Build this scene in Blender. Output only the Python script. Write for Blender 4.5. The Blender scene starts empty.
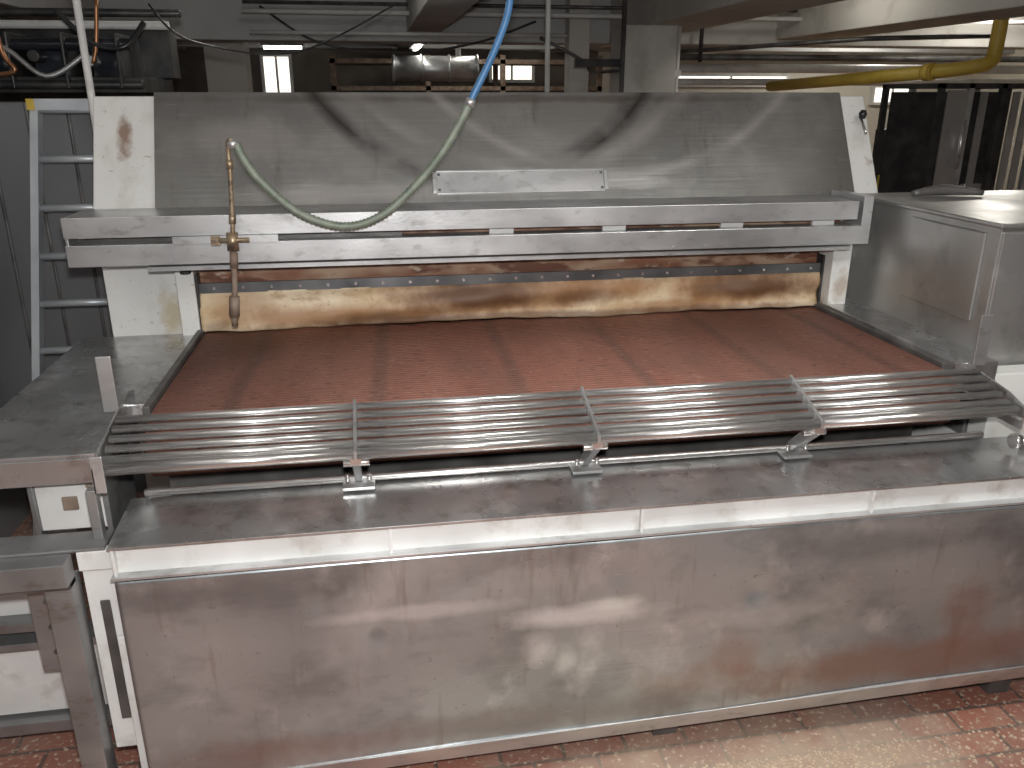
import bpy, bmesh, math, random
from mathutils import Vector, Matrix
random.seed(7)
# ---------------------------------------------------------------- materials
def _n(nt,t,**k):
    n=nt.nodes.new(t)
    for a,b in k.items(): setattr(n,a,b)
    return n
def ramp(nt,src,p0,p1,c0=(0,0,0,1),c1=(1,1,1,1)):
    r=_n(nt,'ShaderNodeValToRGB'); r.color_ramp.elements[0].position=p0; r.color_ramp.elements[1].position=p1
    r.color_ramp.elements[0].color=c0; r.color_ramp.elements[1].color=c1
    nt.links.new(src,r.inputs[0]); return r.outputs[0]
def mix(nt,f,a,b,mode='MIX'):
    m=_n(nt,'ShaderNodeMix',data_type='RGBA',blend_type=mode)
    for i,v in ((0,f),(6,a),(7,b)):
        if hasattr(v,'links') : nt.links.new(v,m.inputs[i])
        elif i==0: m.inputs[0].default_value=v
        else: m.inputs[i].default_value=(v[0],v[1],v[2],1)
    return m.outputs[2]
def noise(nt,co,scale,stretch=(1,1,1),detail=3,rough=.55,off=(0,0,0)):
    mp=_n(nt,'ShaderNodeMapping'); mp.inputs['Scale'].default_value=stretch; mp.inputs['Location'].default_value=off
    nt.links.new(co,mp.inputs[0])
    n=_n(nt,'ShaderNodeTexNoise'); n.inputs['Scale'].default_value=scale; n.inputs['Detail'].default_value=min(detail,4)
    n.inputs['Roughness'].default_value=rough; nt.links.new(mp.outputs[0],n.inputs['Vector']); return n.outputs[0]
def mth(nt,op,a,b):
    mm=_n(nt,'ShaderNodeMath',operation=op)
    for i,v in enumerate((a,b)):
        if hasattr(v,'links'): nt.links.new(v,mm.inputs[i])
        else: mm.inputs[i].default_value=v
    return mm.outputs[0]
def mul(nt,a,b): return mth(nt,'MULTIPLY',a,b)
def blob_layers(nt,co,col,blobs,nscale=7,namp=1.6,ax='z'):
    if not blobs: return col
    nz=mul(nt,mth(nt,'SUBTRACT',noise(nt,co,nscale,(1,1,1),4,.6,(9,1,4)),.5),namp)
    for (cx,cz,rx,rz,c,am) in blobs:
        mp=_n(nt,'ShaderNodeMapping')
        if ax=='z': mp.inputs['Location'].default_value=(-cx/rx,0,-cz/rz); mp.inputs['Scale'].default_value=(1/rx,0,1/rz)
        else: mp.inputs['Location'].default_value=(-cx/rx,-cz/rz,0); mp.inputs['Scale'].default_value=(1/rx,1/rz,0)
        nt.links.new(co,mp.inputs[0])
        ln=_n(nt,'ShaderNodeVectorMath',operation='LENGTH'); nt.links.new(mp.outputs[0],ln.inputs[0])
        f=ramp(nt,mth(nt,'ADD',ln.outputs['Value'],nz),.35,1.0,(1,1,1,1),(0,0,0,1))
        col=mix(nt,mul(nt,f,am),col,c)
    return col
def M(name,c1,c2=None,scale=3,stretch=(1,1,1),rough=(.4,.6),rscale=6,rstretch=None,metal=0.0,bump=0.0,bscale=80,bstretch=None,
      wav=0.0,wscale=3,stains=(),cr=(.35,.65),arcs=(),blobs=(),bn=(7,1.6)):
    m=bpy.data.materials.new(name); m.use_nodes=True; nt=m.node_tree; bs=nt.nodes['Principled BSDF']
    co=_n(nt,'ShaderNodeTexCoord').outputs['Object']
    c2=c2 or c1
    col=mix(nt,ramp(nt,noise(nt,co,scale,stretch,2),cr[0],cr[1]),c1,c2)
    for i,(sc,ss,p0,p1,c,am) in enumerate(stains):
        f=ramp(nt,noise(nt,co,ss,sc,4,.6,(i*3.1,i*1.7,i*2.3+1)),p0,p1)
        col=mix(nt,mul(nt,f,am),col,c)
    col=blob_layers(nt,co,col,blobs,*bn)
    for (cx,cz,R,w,c,am) in arcs:   # scuffed arcs: distance to a circle in the XZ plane
        s=_n(nt,'ShaderNodeSeparateXYZ'); nt.links.new(co,s.inputs[0])
        cb=_n(nt,'ShaderNodeCombineXYZ'); nt.links.new(s.outputs[0],cb.inputs[0]); nt.links.new(s.outputs[2],cb.inputs[1])
        vd=_n(nt,'ShaderNodeVectorMath',operation='DISTANCE'); nt.links.new(cb.outputs[0],vd.inputs[0]); vd.inputs[1].default_value=(cx,cz,0)
        ab=_n(nt,'ShaderNodeMath',operation='ABSOLUTE'); nt.links.new(mth(nt,'SUBTRACT',vd.outputs['Value'],R),ab.inputs[0])
        f=ramp(nt,ab.outputs[0],0,w,(1,1,1,1),(0,0,0,1))
        f=mul(nt,f,ramp(nt,noise(nt,co,3,(1,1,1),3,.6,(2,2,2)),.34,.54))
        col=mix(nt,mul(nt,f,am),col,c)
    nt.links.new(col,bs.inputs['Base Color'])
    bs.inputs['Metallic'].default_value=metal
    if rough[0]!=rough[1] and metal>0:
        mr=_n(nt,'ShaderNodeMapRange'); nt.links.new(noise(nt,co,rscale,rstretch or stretch,3,.6,(5,5,5)),mr.inputs[0])
        mr.inputs[1].default_value=.3; mr.inputs[2].default_value=.7; mr.inputs[3].default_value=rough[0]; mr.inputs[4].default_value=rough[1]
        nt.links.new(mr.outputs[0],bs.inputs['Roughness'])
    else: bs.inputs['Roughness'].default_value=(rough[0]+rough[1])/2
    nor=None
    if bump>0:
        b=_n(nt,'ShaderNodeBump'); b.inputs['Strength'].default_value=bump; b.inputs['Distance'].default_value=.002
        nt.links.new(noise(nt,co,bscale,bstretch or (1,1,1),2),b.inputs['Height']); nor=b.outputs[0]
    if wav>0:
        b=_n(nt,'ShaderNodeBump'); b.inputs['Strength'].default_value=wav; b.inputs['Distance'].default_value=.03
        nt.links.new(noise(nt,co,wscale,(1,1,1),1),b.inputs['Height'])
        if nor: nt.links.new(nor,b.inputs['Normal'])
        nor=b.outputs[0]
    if nor: nt.links.new(nor,bs.inputs['Normal'])
    return m
def g(v): return (v*.985,v,v*1.005)
HL_SMEAR=(.88,.93,.96)  # pale smear tone, also used for painted specular patches
def gc(v): return (v*.93,v*1.0,v*1.03)
RUST_REFL=(.34,.19,.14)
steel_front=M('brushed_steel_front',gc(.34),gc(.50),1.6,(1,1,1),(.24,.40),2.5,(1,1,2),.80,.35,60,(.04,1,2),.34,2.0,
   stains=(((1,1,1.6),4,.50,.70,gc(.22),.6),((1,1,.8),5,.58,.72,HL_SMEAR,.35),((1,1,1),50,.66,.72,(.2,.18,.17),.5),((1,1,.8),2.2,.52,.68,HL_SMEAR,.3),((2,1,.25),9,.58,.70,(.24,.20,.17),.45)),
   blobs=((.55,.36,.24,.045,HL_SMEAR,.7),(.62,.39,.10,.03,HL_SMEAR,.5),(.40,.25,.06,.07,HL_SMEAR,.45),(.48,.20,.04,.05,HL_SMEAR,.4),(.05,.42,.3,.03,HL_SMEAR,.4),(1.0,.30,.3,.05,HL_SMEAR,.3),(-.05,.355,.03,.03,gc(.2),.45),  # pale blobs paint highlights in with the smears; small dark one shades a dent
          (1.55,.08,.8,.10,RUST_REFL,.6),(1.0,.16,.10,.12,RUST_REFL,.4),(1.75,.22,.10,.16,RUST_REFL,.4),(.3,.02,.9,.06,(.24,.22,.21),.6),(1.5,.5,.6,.06,gc(.22),.5),(-.5,.53,.5,.05,gc(.24),.5),(-.3,.0,.4,.07,RUST_REFL,.35)),bn=(5,1.7))  # rust smears; wide lower right one paints in the floor's red reflection
steel_hood=M('brushed_steel_hood',(.29,.295,.285),(.39,.39,.375),1.3,(1,1,1),(.26,.38),2,(1,1,1),.8,.3,70,(.05,1,1),.06,1.5,
   stains=(((1,1,1),2.0,.50,.75,(.60,.59,.57),.55),((3,1,.5),5,.58,.75,(.20,.19,.17),.6),((.5,1,4),14,.60,.75,(.54,.53,.51),.4)),
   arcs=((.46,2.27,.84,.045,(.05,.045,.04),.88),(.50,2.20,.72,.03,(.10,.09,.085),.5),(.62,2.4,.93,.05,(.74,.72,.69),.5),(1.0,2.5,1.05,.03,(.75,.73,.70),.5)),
   blobs=((-.45,1.60,.35,.10,(.55,.53,.50),.5),(.95,1.42,.35,.03,(.8,.79,.77),.5),(-.1,1.40,.5,.04,(.65,.63,.6),.4),(.6,1.735,1.6,.02,(.17,.14,.11),.6)))
steel_top=M('worn_steel_sheet',g(.44),g(.60),3,(1,1,1),(.20,.38),5,(1,1,1),.84,.2,90,(1,1,1),.15,3,
   stains=(((1,1,1),14,.53,.68,(.27,.245,.22),.6),((1,1,1),4,.54,.68,(.92,.92,.91),.6),((1,1,1),2.6,.56,.68,(.26,.21,.17),.45)))
steel_rail=M('galvanised_rail_steel',g(.50),g(.68),4,(1,1,1),(.28,.45),6,(.3,1,1),.75,.15,80,(1,1,1),
   stains=(((1,1,2),12,.56,.72,(.30,.29,.27),.65),((.5,1,2),3,.56,.7,(.85,.85,.85),.5)))
steel_frame=M('dull_frame_steel',g(.26),g(.40),4,(1,1,1),(.35,.5),6,(.3,1,1),.7,.15,80,(1,1,1),
   stains=(((1,1,2),12,.54,.68,(.19,.15,.12),.65),))
steel_tube=M('polished_tube_steel',(.66,.65,.63),(.78,.77,.75),8,(1,1,1),(.2,.26),10,(1,1,1),.88)
steel_box=M('dull_steel_box',(.36,.36,.35),(.54,.54,.53),2,(1,1,.6),(.3,.45),4,(1,1,1),.75,.2,80,(1,1,1),.2,2.5,
   stains=(((1,1,1),5,.54,.72,(.24,.235,.23),.6),((1,1,1),3,.56,.7,(.8,.8,.79),.5)))
steel_dark=M('sooty_steel',(.08,.078,.075),(.18,.175,.17),6,(1,1,1),(.4,.6),6,None,.5)
steel_strip=M('dark_clamp_steel',(.13,.135,.14),(.22,.225,.23),6,(1,1,1),(.3,.45),6,None,.6)
cream=M('cream_painted_steel',(.66,.66,.635),(.76,.76,.735),3,(1,1,1),(.4,.55),5,None,0,.1,90,None,
   stains=(((1,1,.7),4.5,.64,.70,(.22,.12,.07),.7),((1,1,1),40,.64,.70,(.3,.2,.12),.5),((1,1,.4),9,.50,.8,(.45,.42,.36),.6)),
   blobs=((-.90,1.60,.035,.10,(.22,.12,.07),.85),(-.78,.95,.06,.10,(.45,.36,.20),.7),(-.93,1.25,.05,.03,(.35,.25,.15),.5),(1.9,1.0,.04,.1,(.35,.25,.15),.6)),bn=(18,1.8))
cream_clean=M('cream_enamel',(.62,.62,.605),(.74,.74,.725),4,rough=(.4,.55),stains=(((1,1,1),10,.56,.75,(.40,.36,.31),.6),))
burnt=M('burnt_enamel',(.26,.11,.06),(.46,.32,.22),5,(1,1,2.5),(.5,.7),5,None,0,.2,60,None,
   stains=(((1,1,3),6,.50,.60,(.13,.04,.02),.9),((1,1,2),14,.6,.7,(.6,.52,.42),.7)))
DB=(.10,.045,.022); MB=(.36,.19,.085)
fabric=M('scorched_canvas',(.60,.45,.27),(.77,.65,.47),3,(1,1,2),(.5,.6),bump=.4,bscale=40,stains=(((1,1,1.5),10,.54,.68,(.42,.26,.12),.65),((1,1,1.5),30,.60,.68,(.25,.13,.07),.5)),
   blobs=((-.15,.945,.65,.06,MB,.85),(.10,.93,.40,.035,DB,.65),(.50,1.0,.56,.10,MB,.95),(.45,1.0,.42,.065,DB,.88),(.88,1.015,.36,.06,MB,.85),(.84,.985,.18,.05,DB,.6),
          (1.48,1.0,.54,.10,MB,.95),(1.55,1.0,.36,.06,DB,.85),(1.18,.93,.32,.035,MB,.75),(-.52,.99,.15,.07,MB,.6),(-.60,.92,.1,.03,DB,.5),(.7,.912,1.6,.022,DB,.7)),bn=(8,1.2))
crumb=M('bread_crumbs',(.55,.42,.30),(.70,.57,.42),30,rough=(.8,.8))
black_iron=M('black_iron',(.03,.03,.032),(.07,.068,.065),8,rough=(.35,.55),metal=.3)
rubber=M('black_rubber',(.02,.02,.022),(.045,.045,.05),8,rough=(.25,.3))
brass=M('tarnished_brass',(.34,.25,.16),(.52,.43,.30),20,rough=(.3,.5),metal=.6,stains=(((1,1,1),30,.50,.60,(.14,.10,.08),.8),))
rust=M('rusty_steel',(.16,.10,.07),(.28,.22,.17),12,rough=(.6,.8),metal=.2)
hose_green=M('green_grey_hose',(.15,.185,.14),(.23,.265,.21),20,rough=(.4,.5))
hose_blue=M('blue_air_hose',(.05,.17,.36),(.08,.22,.44),10,rough=(.3,.4))
alu=M('ladder_aluminium',(.50,.54,.57),(.62,.66,.69),6,rough=(.35,.5),metal=.4)
yellow=M('yellow_gas_paint',(.58,.42,.06),(.68,.50,.10),4,rough=(.4,.5))
copper=M('copper_pipe',(.42,.2,.1),(.55,.28,.15),10,rough=(.3,.5),metal=.8)
conc=M('painted_concrete',(.42,.43,.43),(.54,.545,.54),1.2,rough=(.8,.9),bump=.3,bscale=25,stains=(((1,1,1),3,.58,.72,(.30,.29,.28),.5),))
conc_w=M('cream_painted_concrete',(.54,.525,.485),(.64,.625,.585),1.2,rough=(.8,.9),stains=(((1,1,1),3,.56,.72,(.38,.36,.32),.6),))
ceilm=M('ceiling_plaster',(.36,.36,.355),(.46,.46,.45),1,rough=(.8,.95))
wallg=M('grey_wall_paint',(.22,.23,.24),(.32,.325,.33),.8,rough=(.6,.8))
wallc=M('cream_wall_paint',(.62,.59,.50),(.70,.67,.58),1,rough=(.6,.8))
walld=M('dark_wall_paint',(.10,.085,.07),(.20,.175,.15),1.5,rough=(.7,.9))
cab=M('grey_cabinet_paint',(.15,.155,.16),(.21,.215,.22),2,(1,1,.4),(.3,.45),3,None,.2)
cab2=M('light_grey_cabinet_paint',(.24,.245,.25),(.30,.305,.31),2,(1,1,.4),(.35,.5),3,None,.1)
dark_gloss=M('dark_gloss_casing',(.015,.017,.022),(.05,.055,.07),5,rough=(.12,.2),metal=.3)
def emis(name,c,s):
    m=bpy.data.materials.new(name); m.use_nodes=True; b=m.node_tree.nodes['Principled BSDF']
    b.inputs['Base Color'].default_value=(*c,1); b.inputs['Emission Color'].default_value=(*c,1); b.inputs['Emission Strength'].default_value=s; return m
tube_em=emis('fluorescent_tube',(1,.97,.9),9); day=emis('daylight_pane',(1,.95,.84),1.5)
def floor_mat():
    m=bpy.data.materials.new('red_quarry_tiles'); m.use_nodes=True; nt=m.node_tree; bs=nt.nodes['Principled BSDF']
    co=_n(nt,'ShaderNodeTexCoord').outputs['Object']
    b=_n(nt,'ShaderNodeTexBrick'); b.offset=.5; nt.links.new(co,b.inputs['Vector'])
    b.inputs['Color1'].default_value=(.38,.165,.115,1); b.inputs['Color2'].default_value=(.29,.115,.085,1); b.inputs['Mortar'].default_value=(.13,.09,.075,1)
    b.inputs['Scale'].default_value=1; b.inputs['Brick Width'].default_value=.2; b.inputs['Row Height'].default_value=.1; b.inputs['Mortar Size'].default_value=.006
    col=mix(nt,mul(nt,ramp(nt,noise(nt,co,2.2,(1,1,1),4),.46,.64),.5),b.outputs[0],(.42,.34,.28))
    dust=mix(nt,ramp(nt,noise(nt,co,45,(1,1,1),4),.40,.60),(.40,.30,.22),(.66,.55,.42))
    col=blob_layers(nt,co,col,((.95,1.72,1.1,.42,(.52,.42,.32),.8),(.5,1.6,.6,.3,(.56,.46,.35),.6)),6,1.4,'y')
    col=mix(nt,ramp(nt,noise(nt,co,55,(1,1,1),3),.56,.64),col,dust)
    nt.links.new(col,bs.inputs['Base Color'])
    bs.inputs['Roughness'].default_value=.5
    bu=_n(nt,'ShaderNodeBump'); bu.inputs['Strength'].default_value=.5; bu.inputs['Distance'].default_value=.004; bu.invert=True
    nt.links.new(b.outputs[1],bu.inputs['Height']); nt.links.new(bu.outputs[0],bs.inputs['Normal'])
    return m
floorm=floor_mat()
def belt_mat():
    m=bpy.data.materials.new('red_oxide_mesh_belt'); m.use_nodes=True; nt=m.node_tree; bs=nt.nodes['Principled BSDF']
    co=_n(nt,'ShaderNodeTexCoord').outputs['Object']
    col=mix(nt,ramp(nt,noise(nt,co,2,(2.6,.3,1),3),.35,.65),(.36,.15,.105),(.45,.21,.155))
    w=_n(nt,'ShaderNodeTexWave',wave_type='BANDS',bands_direction='Y'); w.inputs['Scale'].default_value=16; w.inputs['Distortion'].default_value=1.0; w.inputs['Detail'].default_value=1; w.inputs['Detail Scale'].default_value=8; nt.links.new(co,w.inputs[0])
    col=mix(nt,ramp(nt,w.outputs[1],.05,.5,(.35,.35,.35,1),(0,0,0,1)),col,(.18,.075,.06))
    w2=_n(nt,'ShaderNodeTexWave',wave_type='BANDS',bands_direction='X'); w2.inputs['Scale'].default_value=.75; w2.inputs['Distortion'].default_value=.8; nt.links.new(co,w2.inputs[0])
    col=mix(nt,ramp(nt,w2.outputs[1],0,.06,(.5,.5,.5,1),(0,0,0,1)),col,(.14,.085,.07))
    f=ramp(nt,noise(nt,co,20,(1,3.0,1),3,.75),.58,.63)
    col=mix(nt,mul(nt,f,.75),col,(.10,.055,.05))
    f=ramp(nt,noise(nt,co,34,(1,2.2,1),3,.75,(4,2,1)),.60,.66)
    col=mix(nt,mul(nt,f,.5),col,(.60,.40,.32))
    f=ramp(nt,noise(nt,co,1.9,(1.4,.7,1),4,.65,(7,2,1)),.50,.66)
    col=mix(nt,mul(nt,f,.5),col,(.22,.12,.09))
    nt.links.new(col,bs.inputs['Base Color']); bs.inputs['Roughness'].default_value=.6
    bu=_n(nt,'ShaderNodeBump'); bu.inputs['Strength'].default_value=.7; bu.inputs['Distance'].default_value=.005
    nt.links.new(w.outputs[1],bu.inputs['Height']); nt.links.new(bu.outputs[0],bs.inputs['Normal'])
    return m
beltm=belt_mat()
# ---------------------------------------------------------------- builders
def empty(name):
    e=bpy.data.objects.new(name,None); bpy.context.collection.objects.link(e); return e
class B:
    def __init__(s,name,*mats): s.name=name; s.mats=mats; s.bm=bmesh.new()
    def box(s,x0,x1,y0,y1,z0,z1,mi=0):
        v=[s.bm.verts.new((x,y,z)) for z in (z0,z1) for y in (y0,y1) for x in (x0,x1)]
        for f in ((0,2,3,1),(4,5,7,6),(0,1,5,4),(2,6,7,3),(0,4,6,2),(1,3,7,5)):
            s.bm.faces.new([v[i] for i in f]).material_index=mi
        return s
    def prism(s,prof,a0,a1,axis='x',mi=0):
        def P(p,a): return (a,p[0],p[1]) if axis=='x' else ((p[0],a,p[1]) if axis=='y' else (p[0],p[1],a))
        A=[s.bm.verts.new(P(p,a0)) for p in prof]; C=[s.bm.verts.new(P(p,a1)) for p in prof]; n=len(prof)
        fs=[s.bm.faces.new(A),s.bm.faces.new(C[::-1])]+[s.bm.faces.new((A[i],C[i],C[(i+1)%n],A[(i+1)%n])) for i in range(n)]
        for f in fs: f.material_index=mi
        return s
    def sweep(s,pts,r,mi=0,seg=12,smooth=0,corr=0):
        pts=[Vector(p) for p in pts]
        if not isinstance(r,(list,tuple)): r=[r]*len(pts)
        if smooth:
            o=[]; ro=[]; n=len(pts)
            for i in range(n-1):
                p0=pts[max(i-1,0)];p1=pts[i];p2=pts[i+1];p3=pts[min(i+2,n-1)]
                for k in range(smooth):
                    t=k/smooth
                    o.append(.5*((2*p1)+(p2-p0)*t+(2*p0-5*p1+4*p2-p3)*t*t+(3*p1-p0-3*p2+p3)*t**3)); ro.append(r[i]*(1-t)+r[i+1]*t)
            o.append(pts[-1]); ro.append(r[-1]); pts=o; r=ro
        rings=[]; ref=None
        for i,p in enumerate(pts):
            d=(pts[min(i+1,len(pts)-1)]-pts[max(i-1,0)]).normalized()
            if ref is None: ref=d.orthogonal().normalized()
            ref=(ref-d*ref.dot(d)).normalized(); q=d.cross(ref)
            rr=r[i]
            if corr and i%2: rr*=corr
            rings.append([s.bm.verts.new(p+(ref*math.cos(2*math.pi*k/seg)+q*math.sin(2*math.pi*k/seg))*rr) for k in range(seg)])
        for a,b in zip(rings,rings[1:]):
            for k in range(seg):
                f=s.bm.faces.new((a[k],a[(k+1)%seg],b[(k+1)%seg],b[k])); f.smooth=True; f.material_index=mi
        f=s.bm.faces.new(rings[0][::-1]); f.material_index=mi
        f=s.bm.faces.new(rings[-1]); f.material_index=mi
        return s
    def cyl(s,p0,p1,r,mi=0,seg=16): return s.sweep([p0,p1],r,mi,seg)
    def done(s,parent=None,bevel=0,solid=0):
        bmesh.ops.recalc_face_normals(s.bm,faces=s.bm.faces)
        me=bpy.data.meshes.new(s.name); s.bm.to_mesh(me); s.bm.free()
        for m in s.mats: me.materials.append(m)
        o=bpy.data.objects.new(s.name,me); bpy.context.collection.objects.link(o)
        if parent: o.parent=parent
        if solid:
            q=o.modifiers.new('t','SOLIDIFY'); q.thickness=solid
        if bevel:
            q=o.modifiers.new('b','BEVEL'); q.width=bevel; q.segments=2; q.limit_method='ANGLE'
        return o
def grid(b,fn,nu,nv,mi=0):
    V=[[b.bm.verts.new(fn(i/nu,j/nv)) for i in range(nu+1)] for j in range(nv+1)]
    for j in range(nv):
        for i in range(nu):
            f=b.bm.faces.new((V[j][i],V[j][i+1],V[j+1][i+1],V[j+1][i])); f.smooth=True; f.material_index=mi
# ---------------------------------------------------------------- room shell
FZ=-.2; CZ=2.75; X0,X1,Y0,Y1=-5,9,-3.5,12
B('floor',floorm).box(X0,X1,Y0,Y1,FZ-.1,FZ).done()
B('ceiling',ceilm).box(X0,X1,Y0,Y1,CZ,CZ+.1).done()
B('wall_left',wallg).box(X0-.1,X0,Y0,Y1,FZ,CZ).done()
B('wall_right',wallc).box(X1,X1+.1,Y0,Y1,FZ,CZ).done()
B('wall_front',wallg).box(X0,X1,Y0-.1,Y0,FZ,CZ).done()
w=B('wall_back',walld,wallc); w.box(X0,3.2,Y1,Y1+.1,FZ,CZ,0); w.box(3.2,X1,Y1,Y1+.1,FZ,CZ,1); w.done()
def window(n,x0,x1,z0,z1):
    e=empty('window_%d'%n)
    B('pane',day).box(x0,x1,Y1-.03,Y1-.02,z0,z1).done(e)
    f=B('frame',cream_clean); t=.04
    f.box(x0-t,x1+t,Y1-.08,Y1,z0-t,z0).box(x0-t,x1+t,Y1-.08,Y1,z1,z1+t).box(x0-t,x0,Y1-.08,Y1,z0,z1).box(x1,x1+t,Y1-.08,Y1,z0,z1)
    f.box((x0+x1)/2-.015,(x0+x1)/2+.015,Y1-.06,Y1,z0,z1).done(e)
window(1,-1.30,-.98,1.5,2.22); window(2,1.7,2.25,1.95,2.15); window(3,7.4,8.0,1.65,1.85); window(4,4.3,6.0,1.9,2.0)
for i,(a,b_,zb,mt) in enumerate(((.40,.72,2.3,conc),(2.35,2.95,2.3,conc_w),(4.05,4.6,2.27,conc_w),(-2.6,-2.25,2.3,conc))):
    B('ceiling_beam',mt).box(a,b_,Y0,Y1,zb,CZ).done(bevel=.01)
B('ceiling_beam',conc).box(X0,2.35,8.4,8.8,2.22,CZ-.001).done(bevel=.01)
B('ceiling_beam',conc_w).box(2.36,X1,8.4,8.8,2.22,CZ-.001).done(bevel=.01)
B('ceiling_beam',conc).box(X0,X1,11.2,11.5,2.3,CZ-.001).done(bevel=.01)
def column(x0,x1,y0,y1,z1=CZ):
    c=B('concrete_column',conc_w); c.box(x0,x1,y0,y1,FZ,z1); c.box(x0-.02,x1+.02,y0-.02,y1+.02,FZ,FZ+.15); c.done(bevel=.01)
column(2.15,2.6,7.2,7.65,2.3); column(-1.6,-1.2,9.4,9.8); column(1.90,2.10,8.2,8.38)
c=B('ceiling_conduit_pipes',cream_clean,steel_dark,copper,black_iron)
c.cyl((-1,7.9,2.42),(7,7.9,2.42),.02,0); c.cyl((-1,8.0,2.5),(7,8.0,2.5),.015,1); c.cyl((-1,8.3,2.28),(2.1,8.3,2.28),.018,0)
c.sweep([(1.6,8.1,2.25),(2.0,8.05,2.05),(2.05,7.9,1.95),(2.12,7.15,1.95)],.015,1,8,6)
c.cyl((2.1,7.1,.5),(2.1,7.1,2.6),.02,1); c.cyl((2.65,7.3,.5),(2.65,7.3,2.3),.015,0)
c.box(2.62,2.68,7.28,7.32,1.9,1.95,0); c.box(2.1,2.15,7.15,7.2,2.1,2.14,0); c.box(1.7,2.1,7.1,7.14,1.97,2.03,3)
c.sweep([(-.9,8.35,2.5),(-.4,8.3,2.2),(.3,8.3,2.12),(1.0,8.3,2.2),(1.6,8.3,2.4)],.01,3,8,8)
c.sweep([(2.7,9.5,2.15),(4.2,7.0,2.2),(5.2,6.8,2.22)],.02,1,8); c.cyl((2.9,8.3,2.1),(7.5,8.3,2.1),.03,1); c.cyl((3.2,8.2,2.05),(3.2,8.2,2.7),.02,3)
c.done()
B('vertical_water_pipe',cream_clean).cyl((1.22,5.9,1.75),(1.22,5.9,2.75),.018).done()
d=B('ventilation_duct',steel_rail)
d.cyl((.3,9.6,2.02),(1.2,9.6,2.02),.13,0,20)
for x in (.3,.6,.9,1.2): d.cyl((x-.01,9.6,2.02),(x+.01,9.6,2.02),.145,0,20)
d.cyl((1.0,9.6,2.1),(1.0,9.6,2.75),.03)
d.done()
r=B('storage_racking',rust,walld)
for x in (-.4,.7,1.6,2.8):
    r.box(x,x+.06,10.5,10.56,FZ,2.2); r.box(x,x+.06,11.1,11.16,FZ,2.2)
for z in (.6,1.2,1.8,2.1): r.box(-.4,2.86,10.5,11.16,z,z+.05)
for i in range(9): r.box(-.3+i*.33,-.06+i*.33,10.6,11.0,1.25,1.45+.2*random.random(),1)
r.done()
y=B('yellow_gas_pipe',yellow); y.sweep([(4.43,9.2,1.84),(4.5,8,1.88),(4.6,6.6,1.93)],.055,0,14)
y.sweep([(4.6,6.6,1.93),(4.75,6.35,1.96),(4.86,6.3,2.0),(4.89,6.3,2.12),(4.89,6.3,2.75)],.055,0,14,5)
y.cyl((4.59,6.7,1.927),(4.6,6.62,1.93),.07); y.done()
B('cream_wall_pipes',cream_clean).cyl((3.3,10,2.05),(8.5,10,2.05),.05).cyl((3.3,10.2,1.9),(8.5,10.2,1.9),.04).done()
def fluo(x,y,z,L,ax='x'):
    e=empty('fluorescent_light')
    if ax=='x':
        B('housing',cream_clean).box(x-L/2,x+L/2,y-.06,y+.06,z+.02,z+.08).done(e); B('tube',tube_em).cyl((x-L/2+.03,y,z),(x+L/2-.03,y,z),.018,0,8).done(e)
    else:
        B('housing',cream_clean).box(x-.06,x+.06,y-L/2,y+L/2,z+.02,z+.08).done(e); B('tube',tube_em).cyl((x,y-L/2+.03,z),(x,y+L/2-.03,z),.018,0,8).done(e)
fluo(.56,9.6,2.22,1.0,'y'); fluo(-.95,10.9,2.28,.5); fluo(-1.2,1.5,2.66,1.5); fluo(1.7,1.0,2.66,1.1)  # last two fixtures are unseen, added to light the front area
# ---------------------------------------------------------------- OVEN
OV=empty('tunnel_oven')
prof=[(3.28,.86),(3.28,1.34),(3.5,1.745),(5.6,1.745),(5.6,FZ),(3.4,FZ),(3.4,.80)]
B('left_side_housing',cream).prism(prof,-1.01,-.70).done(OV,.004)
B('right_side_housing',cream).prism(prof,1.88,2.12).done(OV,.004)
B('hood_body',cream).prism([(3.27,1.20),(3.27,1.34),(3.49,1.744),(5.59,1.744),(5.59,1.20)],-.70,1.88).done(OV)
def hood_pt(s,off):
    yy=3.275+(3.497-3.275)*s; zz=1.345+(1.755-1.345)*s
    n=Vector((0,-(.41),.222)).normalized(); return (yy+n.y*off,zz+n.z*off)
hb=B('hood_steel_panel',steel_hood)
hb.prism([hood_pt(0,.012),hood_pt(1,.012),hood_pt(1.0,0),hood_pt(0,0)],-.79,2.0); hb.done(OV,.002)
hp=B('hood_handle_plate',steel_rail,steel_dark)
def plate(b,x0,x1,s0,s1,o0,o1,mi): b.prism([hood_pt(s0,o0),hood_pt(s0,o1),hood_pt(s1,o1),hood_pt(s1,o0)],x0,x1,'x',mi)
plate(hp,.25,.92,.085,.10,.012,.02,0); plate(hp,.25,.92,.275,.29,.012,.02,0); plate(hp,.235,.25,.10,.275,.012,.02,0); plate(hp,.92,.935,.10,.275,.012,.02,0)
plate(hp,.25,.92,.10,.275,.012,.0145,0)
for s_ in (.12,.255):
    for x_ in (.255,.905): plate(hp,x_,x_+.01,s_-.01,s_+.01,.0145,.019,1)
hp.done(OV,.002)
lv=B('hood_lever',rubber,steel_tube); lv.cyl((2.07,3.42,1.66),(2.05,3.33,1.60),.006,1); lv.sweep([(2.065,3.40,1.655),(2.068,3.40,1.675),(2.07,3.40,1.69)],[.012,.018,.010],0); lv.done(OV)
rl=B('front_guide_rails',steel_rail,steel_dark)
rl.box(-1.03,1.86,3.0,3.012,1.292,1.362).box(-1.03,1.86,3.012,3.25,1.352,1.36).box(-1.03,1.86,3.012,3.04,1.292,1.298)
rl.box(-1.03,1.92,3.0,3.012,1.195,1.268).box(-1.03,1.92,3.012,3.12,1.262,1.268).box(-1.03,1.92,3.012,3.05,1.195,1.2)
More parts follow.
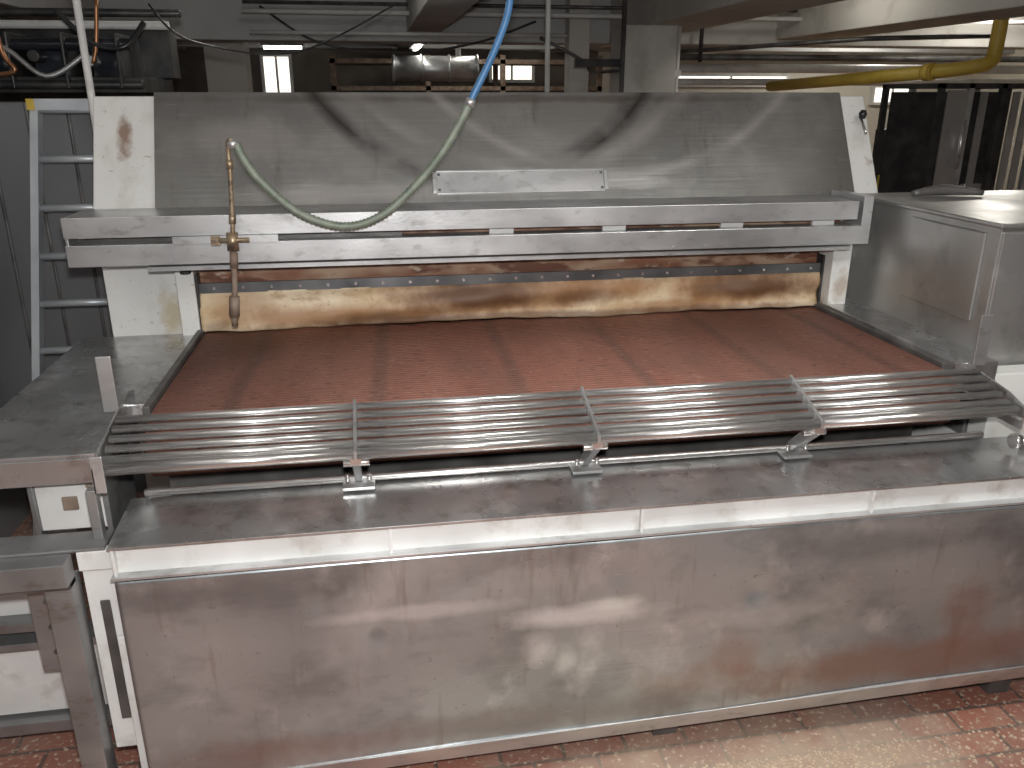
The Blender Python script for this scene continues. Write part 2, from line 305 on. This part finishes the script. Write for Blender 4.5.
rl.box(-1.03,-1.02,3.012,3.2,1.20,1.352); rl.box(1.88,1.92,3.0,3.25,1.268,1.38); rl.done(OV,.002)
gp=B('rail_gap_fittings',cream_clean,burnt,steel_dark)
gp.box(-1.0,1.86,3.12,3.13,1.2,1.35,2)
gp.box(.1,1.85,3.10,3.115,1.268,1.278,1); gp.box(-1.0,.1,3.06,3.07,1.268,1.28,2)
for x in (.42,.85,1.32,1.7): gp.box(x,x+.09,3.045,3.06,1.268,1.286,0)
gp.done(OV)
ls=B('lower_hood_lip',steel_rail); ls.prism([(3.02,1.185),(3.02,1.170),(3.035,1.170),(3.15,1.19),(3.15,1.20)],-.78,1.86)
for i in range(20): ls.cyl((-.7+i*.13,2.996,1.205),(-.7+i*.13,3.0,1.205),.006)
ls.done(OV)
bk=B('burnt_throat_plate',burnt); bk.box(-.70,1.88,3.235,3.25,1.05,1.20); bk.done(OV)
st=B('curtain_clamp_strip',steel_strip,steel_tube); st.box(-.66,1.84,3.19,3.205,1.048,1.086)
for i in range(24): st.cyl((-.60+i*.104,3.184,1.067),(-.60+i*.104,3.191,1.067),.006,1,8)
st.done(OV)
cu=B('heat_curtain',fabric)
def cf(u,v):
    x=-.66+2.5*u; z=1.052-.147*v
    yy=3.195-.009*math.sin(x*9)*v-.015*v*v+.004*math.sin(x*23+v*3)+.010*math.sin(v*8+x*3)*math.sin(x*2+1)+.004*math.sin(x*40)*v
    return (x,yy,z+.003*math.sin(x*5)*v)
grid(cu,cf,200,16); cu.done(OV,0,.003)
ip=B('throat_posts',cream,black_iron); ip.box(-.73,-.665,3.17,3.28,.88,1.2); ip.box(1.85,1.93,3.12,3.28,.88,1.2)
ip.box(-.665,-.655,3.18,3.26,.9,1.12,1); ip.box(1.842,1.852,3.18,3.26,.9,1.12,1); ip.cyl((-.69,3.165,1.13),(-.69,3.165,1.14),.02,1); ip.done(OV,.003)
bt=B('mesh_belt',beltm)
pr=[(4.2,.90)]+[(2.31+.09*math.cos(math.radians(a)),.81+.09*math.sin(math.radians(a))) for a in range(90,241,15)]+[(2.36,.69),(4.2,.68)]
Lf=[bt.bm.verts.new((-.65,p[0],p[1])) for p in pr]; Rt=[bt.bm.verts.new((1.82,p[0],p[1])) for p in pr]
for i in range(len(pr)-1):
    f=bt.bm.faces.new((Lf[i],Rt[i],Rt[i+1],Lf[i+1])); f.smooth=True
bt.done(OV,0,.006)
B('belt_nose_roller',steel_dark).cyl((-.66,2.315,.81),(1.83,2.315,.81),.078).done(OV)
sg=B('belt_side_guards',steel_dark,steel_top)
sg.box(-.675,-.655,2.34,3.2,.84,.915,0); sg.box(-.73,-.675,2.42,3.28,.84,.895,1)
sg.box(1.825,1.845,2.34,3.2,.84,.915,0); sg.box(1.845,2.0,2.3,3.28,.84,.925,1); sg.done(OV,.002)
lt=B('left_side_table',steel_top); lt.box(-1.12,-.735,2.12,3.279,.862,.874); lt.box(-1.12,-.735,2.12,2.132,.79,.862); lt.box(-1.12,-1.108,2.132,3.27,.80,.862); lt.done(OV,.003)
rb=B('right_side_cabinet',steel_box,steel_box)
rb.box(2.0,2.9,2.40,3.27,.62,1.345,0); rb.box(1.985,2.92,2.385,3.275,1.345,1.36,1)
rb.box(1.99,2.0,2.46,2.86,1.02,1.32,1); rb.box(2.003,2.9,2.39,2.40,.90,1.33,0)
rb.done(OV,.004)
B('right_cream_base',cream).box(2.0,2.9,2.30,2.385,.50,.88).box(2.0,2.9,2.40,3.27,FZ,.615).done(OV,.004)
tr=B('transfer_tube_grid',steel_tube,steel_rail)
NT=6; xs=[-.72,-.08,.58,1.24,1.88]
for k in range(NT):
    t=k/(NT-1); yy=2.05+.185*t; zz=.855+.064*t; r_=.0155 if k==0 else .0108
    for a,b2 in zip(xs,xs[1:]): tr.cyl((a+.004,yy,zz),(b2-.004,yy,zz),r_,0,24)
for x in (-.08,.58,1.24): 
    tr.prism([(2.035,.845),(2.035,.868),(2.245,.938),(2.245,.912)],x-.004,x+.004,'x',1)
tr.done(OV)
br=B('tube_grid_brackets',steel_rail,steel_tube)
for x in (-.08,.58,1.24):
    br.prism([(2.05,.848),(2.05,.82),(2.175,.715),(2.20,.715),(2.20,.735),(2.075,.848)],x-.010,x+.010)
    br.box(x-.045,x+.045,2.14,2.19,.703,.712); br.cyl((x-.035,2.075,.818),(x+.035,2.075,.818),.010,1); br.cyl((x,2.045,.838),(x,2.06,.838),.016,1)
    br.cyl((x-.03,2.16,.725),(x-.03,2.16,.745),.007,1); br.cyl((x+.03,2.16,.725),(x+.03,2.16,.745),.007,1)
br.cyl((-.66,2.195,.716),(1.9,2.195,.716),.011,1)
br.done(OV,.0015)
ep=B('tube_grid_end_plates',steel_top,steel_rail)
for x in (-.73,1.883):
    ep.prism([(2.03,.80),(2.03,.87),(2.10,.895),(2.40,.945),(2.46,.93),(2.46,.86),(2.2,.80)],x,x+.007)
ep.box(-.765,-.725,2.30,2.306,.92,1.08,1); ep.box(1.89,1.935,2.28,2.286,.92,1.09,1)
ep.box(-.73,-.70,2.03,2.036,.80,.90,1); ep.box(1.872,1.95,2.03,2.3,.83,.836,1); ep.done(OV,.002)
fs=B('front_ledge_sheet',steel_top,cream_clean)
fs.prism([(1.955,.683),(2.20,.700),(2.20,.692),(1.955,.676)],-.70,2.3)
fs.done(OV,.001)
fb=B('front_ledge_band',cream_clean,steel_rail)
fb.box(-.70,2.3,1.975,1.985,.60,.677,0)
for x in (-.69,0,.69,1.385,2.07): fb.box(x-.004,x+.004,1.958,1.975,.60,.677,0)
fb.box(-.70,2.3,1.945,1.985,.594,.602,1); fb.done(OV,.001)
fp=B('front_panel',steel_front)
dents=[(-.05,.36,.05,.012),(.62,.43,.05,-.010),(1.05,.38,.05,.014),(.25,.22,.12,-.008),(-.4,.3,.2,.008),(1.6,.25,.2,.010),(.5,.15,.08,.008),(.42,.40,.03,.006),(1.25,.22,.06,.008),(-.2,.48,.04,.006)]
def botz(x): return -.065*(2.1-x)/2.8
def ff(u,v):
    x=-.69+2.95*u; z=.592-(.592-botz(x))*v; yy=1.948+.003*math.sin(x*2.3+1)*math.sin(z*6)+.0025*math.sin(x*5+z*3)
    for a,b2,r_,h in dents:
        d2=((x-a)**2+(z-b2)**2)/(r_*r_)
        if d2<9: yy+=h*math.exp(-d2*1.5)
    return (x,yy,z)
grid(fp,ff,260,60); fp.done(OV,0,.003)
fl=B('front_panel_bottom_lip',steel_rail)
A=[]
for x in (-.69,2.3):
    zb=botz(x); A.append([fl.bm.verts.new((x,p,zb+q)) for p,q in ((1.94,0),(1.97,.01),(1.99,-.07),(1.975,-.075))])
for i in range(4): fl.bm.faces.new((A[0][i],A[0][(i+1)%4],A[1][(i+1)%4],A[1][i]))
fl.bm.faces.new(A[0]); fl.bm.faces.new(A[1]); fl.done(OV)
inn=B('inner_frame',cream,steel_dark); inn.box(-.66,2.2,2.0,2.19,FZ+.12,.59,1); inn.box(-.66,1.84,2.45,3.39,FZ,.66,1)
for x in (-.55,.8,2.0): inn.box(x,x+.08,2.05,2.13,FZ,FZ+.12,1)
inn.done(OV)
lf=B('left_support_frame',cream_clean,steel_frame,rust,steel_dark)
lf.box(-.94,-.77,2.2,2.42,.62,.79,0); lf.box(-.76,-.735,2.05,2.08,.66,.80,1); lf.box(-.955,-.94,2.19,2.43,.60,.80,1); lf.box(-.77,-.755,2.19,2.43,.60,.80,1)
lf.box(-.865,-.800,1.96,2.03,FZ,.59,1); lf.box(-1.4,-.80,1.94,2.0,.59,.655,1); lf.box(-1.4,-.80,1.955,2.0,.575,.59,3); lf.box(-1.2,-.72,2.0,2.10,.655,.663,1)
lf.box(-.79,-.70,2.02,2.03,.02,.655,0); lf.box(-.79,-.70,2.0,2.02,.60,.655,0); lf.box(-.76,-.735,2.014,2.02,.12,.5,3); lf.box(-.725,-.70,1.99,2.0,FZ,.4,0)
lf.box(-.97,-.905,2.1,2.108,.24,.56,1); lf.box(-1.35,-.93,2.3,2.31,.30,.52,0); lf.box(-1.35,-.93,2.25,2.35,.27,.30,1)
lf.box(-1.35,-.80,2.3,2.31,-.05,.20,0); lf.box(-1.35,-.75,2.26,2.35,.20,.225,1); lf.box(-1.35,-.72,2.26,2.33,-.1,-.06,1)
lf.box(-1.05,-.98,2.7,2.78,FZ,.80,1); lf.box(-.80,-.74,3.1,3.2,FZ,.8,1)
lf.box(-.875,-.835,2.192,2.2,.68,.72,2); lf.cyl((-.80,2.19,.75),(-.80,2.2,.75),.008,2); lf.cyl((-.80,2.19,.66),(-.80,2.2,.66),.008,2)
for z in (.30,.38,.46,.52): lf.cyl((-.925,2.095,z),(-.925,2.1,z),.008,3)
lf.done(OV,.003)
kb=B('clamp_knob',steel_tube,black_iron); kb.cyl((1.95,2.1,.73),(2.06,2.1,.73),.014); kb.cyl((1.93,2.1,.73),(1.95,2.1,.73),.024,0); kb.box(1.98,2.0,2.08,2.12,.69,.73); kb.done(OV)
# ---------------------------------------------------------------- hose
H=empty('air_hose')
pts=[(-.425,2.9,1.60),(-.405,2.9,1.55),(-.356,2.9,1.478),(-.242,2.89,1.376),(-.096,2.89,1.329),(.04,2.89,1.37),(.181,2.9,1.494),(.276,2.9,1.617),(.338,2.9,1.725)]
B('corrugated_hose',hose_green).sweep(pts,.0155,0,12,20,.78).done(H)
B('blue_hose',hose_blue).sweep([(.335,2.9,1.715),(.345,2.9,1.74),(.407,2.9,1.857),(.46,2.9,1.98),(.48,2.9,2.08),(.52,2.9,2.29)],.012,0,12,8).done(H)
B('hose_joint',steel_rail).cyl((.334,2.9,1.715),(.344,2.9,1.738),.0165).cyl((-.43,2.9,1.59),(-.44,2.9,1.61),.017).done(H)
LN=B('blow_pipe',brass,rust,steel_rail)
LN.sweep([(-.44,2.9,1.61),(-.452,2.92,1.605),(-.456,2.93,1.57),(-.458,2.93,1.50),(-.47,2.94,1.33),(-.475,2.94,1.27)],.008,0,10,4)
LN.sweep([(-.475,2.94,1.27),(-.485,2.94,1.12),(-.495,2.94,1.05)],.010,1,10)
LN.cyl((-.455,2.93,1.52),(-.4575,2.93,1.55),.013,0,6); LN.cyl((-.467,2.94,1.37),(-.47,2.94,1.34),.013,0,6)
LN.cyl((-.474,2.94,1.31),(-.476,2.94,1.25),.02,0); LN.cyl((-.52,2.935,1.285),(-.42,2.935,1.285),.008,0); LN.box(-.545,-.515,2.93,2.945,1.27,1.30,0); LN.cyl((-.476,2.94,1.24),(-.480,2.94,1.19),.014,1)
LN.cyl((-.49,2.94,1.09),(-.497,2.94,1.02),.018,1); LN.cyl((-.497,2.94,1.02),(-.498,2.94,.985),.011,1)
LN.box(-.68,-.33,2.985,2.998,1.268,1.292,2); LN.cyl((-.475,2.94,1.28),(-.475,2.99,1.28),.012,2)
LN.done(H)
# ---------------------------------------------------------------- left background
LD=B('aluminium_ladder',alu,yellow)
bl,tl=Vector((-1.58,3.63,FZ)),Vector((-1.385,4.0,1.72)); br_,tr_=Vector((-1.18,3.63,FZ)),Vector((-1.07,4.0,1.72))
for a,b2 in ((bl,tl),(br_,tr_)):
    q=[Vector((-.016,-.03,0)),Vector((.016,-.03,0)),Vector((.016,.03,0)),Vector((-.016,.03,0))]
    A=[LD.bm.verts.new(a+k) for k in q]; C=[LD.bm.verts.new(b2+k) for k in q]
    LD.bm.faces.new(A); LD.bm.faces.new(C)
    for i in range(4): LD.bm.faces.new((A[i],A[(i+1)%4],C[(i+1)%4],C[i]))
for i in range(10):
    t=.04+i*.105; p=bl.lerp(tl,t); q=br_.lerp(tr_,t); LD.cyl(p,q,.016)
LD.box(-1.41,-1.05,3.96,4.04,1.69,1.735,0); LD.box(-1.41,-1.38,3.955,3.96,1.69,1.735,1); LD.done()
CB=B('grey_tall_cabinet',cab,cab2,steel_dark)
CB.box(-2.1,-1.06,4.15,4.8,FZ,1.72,0); 
for i in range(6): CB.box(-2.0+i*.17,-1.985+i*.17,4.14,4.15,FZ,1.72,2)
CB.done(None,.005)
CB=B('light_grey_cabinet',cab2,steel_dark); CB.box(-3.2,-1.75,3.3,4.0,FZ,1.73,0); CB.box(-2.2,-2.19,3.292,3.3,FZ,1.7,1); CB.done(None,.005)
V=empty('overhead_machinery')
m_=B('black_casings',dark_gloss,black_iron,steel_rail,cream_clean)
m_.box(-3.0,-1.15,4.9,5.6,1.76,1.84,1)
for i in range(6):
    x=-2.75+i*.26; h=random.uniform(.10,.2); m_.box(x,x+.19,4.9+random.uniform(0,.2),5.4,1.84,1.84+h,0)
    m_.cyl((x+.05,4.86,1.86+h*.4),(x+.05,4.98,1.86+h*.4),.03,2 if i%2 else 1)
    m_.box(x+.19,x+.205,4.85,5.3,1.78,2.05,1)
m_.cyl((-2.9,4.88,1.80),(-1.15,4.88,1.80),.022,1); m_.cyl((-2.9,4.92,1.98),(-1.2,4.92,2.0),.03,0)
m_.cyl((-3.5,5.2,2.10),(-1.05,5.2,2.11),.022,3); m_.cyl((-3.5,5.3,2.17),(-1.0,5.3,2.18),.022,1)
m_.sweep([(-2.2,4.82,2.0),(-2.0,4.8,1.86),(-1.8,4.82,1.98),(-1.6,4.82,1.84),(-1.4,4.85,1.95)],.014,2,8,6)
m_.box(-2.9,-1.1,5.4,5.6,1.84,2.14,1); m_.done(V,.012)
B('copper_tubes',copper).sweep([(-1.78,4.75,2.2),(-1.76,4.75,1.95),(-1.72,4.75,1.86),(-1.9,4.75,1.84)],.012,0,10,5).sweep([(-1.3,4.8,2.2),(-1.33,4.8,2.0),(-1.36,4.8,1.9)],.010,0,10,4).done(V)
B('cables',rubber).sweep([(-1.5,4.8,2.15),(-1.35,4.8,2.0),(-1.2,4.8,1.98),(-1.1,4.85,2.1)],.014,0,8,6).sweep([(-1.1,5,2.2),(-.9,5,2.02),(-.4,5.6,2.0),(0.2,6,2.3)],.006,0,8,8).done(V)
B('standpipe',cream_clean).cyl((-1.045,3.6,FZ),(-1.045,3.6,2.75),.014).done()
# ---------------------------------------------------------------- right background
R=B('steel_rack_machine',steel_box,black_iron,steel_rail)
for x in (3.55,3.75,3.98,4.25,4.5):
    for yy in (5.0,5.6): R.box(x,x+.035,yy,yy+.035,FZ+.1,1.82,2 if x in(3.75,4.25) else 1)
for z in (-.05,.4,.8,1.79): R.box(3.55,4.53,5.0,5.63,z,z+.03,1)
R.box(3.595,3.74,4.99,5.0,.4,1.78,0)
for x in (3.83,4.06,4.14,4.33): R.box(x,x+.05,4.99,5.0,.4,1.77,0)
R.box(3.80,3.95,5.0,5.01,.4,1.2,0)
R.box(3.6,4.5,5.58,5.6,.4,1.77,1); R.box(4.36,4.42,4.97,4.99,1.0,1.75,0); R.cyl((3.72,4.96,1.3),(3.72,4.96,1.6),.012,2)
for x in (3.6,4.45):
    for yy in (5.05,5.55): R.cyl((x-.02,yy,FZ+.06),(x+.02,yy,FZ+.06),.06,1)
R.done()
F=B('pallet_stacker',black_iron,yellow,steel_dark)
F.box(4.55,4.61,6.9,7.0,FZ,1.62); F.box(5.0,5.06,6.9,7.0,FZ,1.62); F.box(4.55,5.06,6.88,6.95,1.52,1.58); F.box(4.55,5.06,6.88,6.95,1.15,1.22); F.box(4.6,5.02,7.0,7.7,FZ+.08,1.05,1); F.box(4.65,4.98,7.0,7.4,1.05,1.45,0)
F.box(4.63,4.73,6.2,6.9,FZ+.04,FZ+.1,2); F.box(4.88,4.98,6.2,6.9,FZ+.04,FZ+.1,2); F.cyl((4.8,6.92,.2),(4.8,6.92,1.5),.03,2)
for x in (4.66,4.93): F.cyl((x,7.5,FZ+.08),(x+.05,7.5,FZ+.08),.08,0)
F.done(None,.004)
B('folded_cloth',steel_dark).sweep([(2.15,3.1,1.375),(2.3,3.12,1.385),(2.45,3.08,1.375)],[.012,.022,.01],0,10,4).done()
cr=B('floor_crumbs',crumb)
for i in range(2500):
    x=random.gauss(1.0,.45); yy=1.9-abs(random.gauss(0,.2)); s=random.uniform(.001,.004)
    if yy<1.93: cr.box(x-s,x+s,yy-s,yy+s,FZ,FZ+s)
cr.done()
# ---------------------------------------------------------------- lights
def light(name,t,loc,en,col=(1,1,1),size=.1,rot=None,sy=None):
    l=bpy.data.lights.new(name,t); l.energy=en; l.color=col
    if t=='AREA':
        l.size=size
        if sy: l.shape='RECTANGLE'; l.size_y=sy
    else: l.shadow_soft_size=size
    o=bpy.data.objects.new(name,l); o.location=loc
    if rot: o.rotation_euler=rot
    bpy.context.collection.objects.link(o); return o
light('camera_flash','POINT',(0.02,0.0,1.88),192,(1,.99,.98),.04)
light('front_fill_light','AREA',(1.5,1.2,2.6),30,(1,.99,.97),1.6,(0,0,0),.4)  # added overhead fill without a fixture, lifts belt and front
for p,e in (((-.6,5.6,2.6),11),((3.4,6.6,2.64),10),((6.2,7.6,2.62),36),((1.4,9.8,2.5),13),((6.5,10.4,2.5),42)):
    light('ceiling_fill_light','POINT',p,e,(1,.95,.86),.08)  # added fills kept out of view, brighten ceiling and beams
wd=bpy.data.worlds.new('world'); bpy.context.scene.world=wd; wd.use_nodes=True
wd.node_tree.nodes['Background'].inputs[0].default_value=(.5,.52,.55,1); wd.node_tree.nodes['Background'].inputs[1].default_value=.15
bpy.context.scene.view_settings.view_transform='Standard'
cam=bpy.data.cameras.new('camera'); co=bpy.data.objects.new('camera',cam); bpy.context.collection.objects.link(co)
co.location=(0,0,1.75); co.rotation_euler=(math.radians(70.8),0,math.radians(-9.4)); cam.lens=29.18; cam.sensor_width=36; cam.clip_start=.05
bpy.context.scene.camera=co
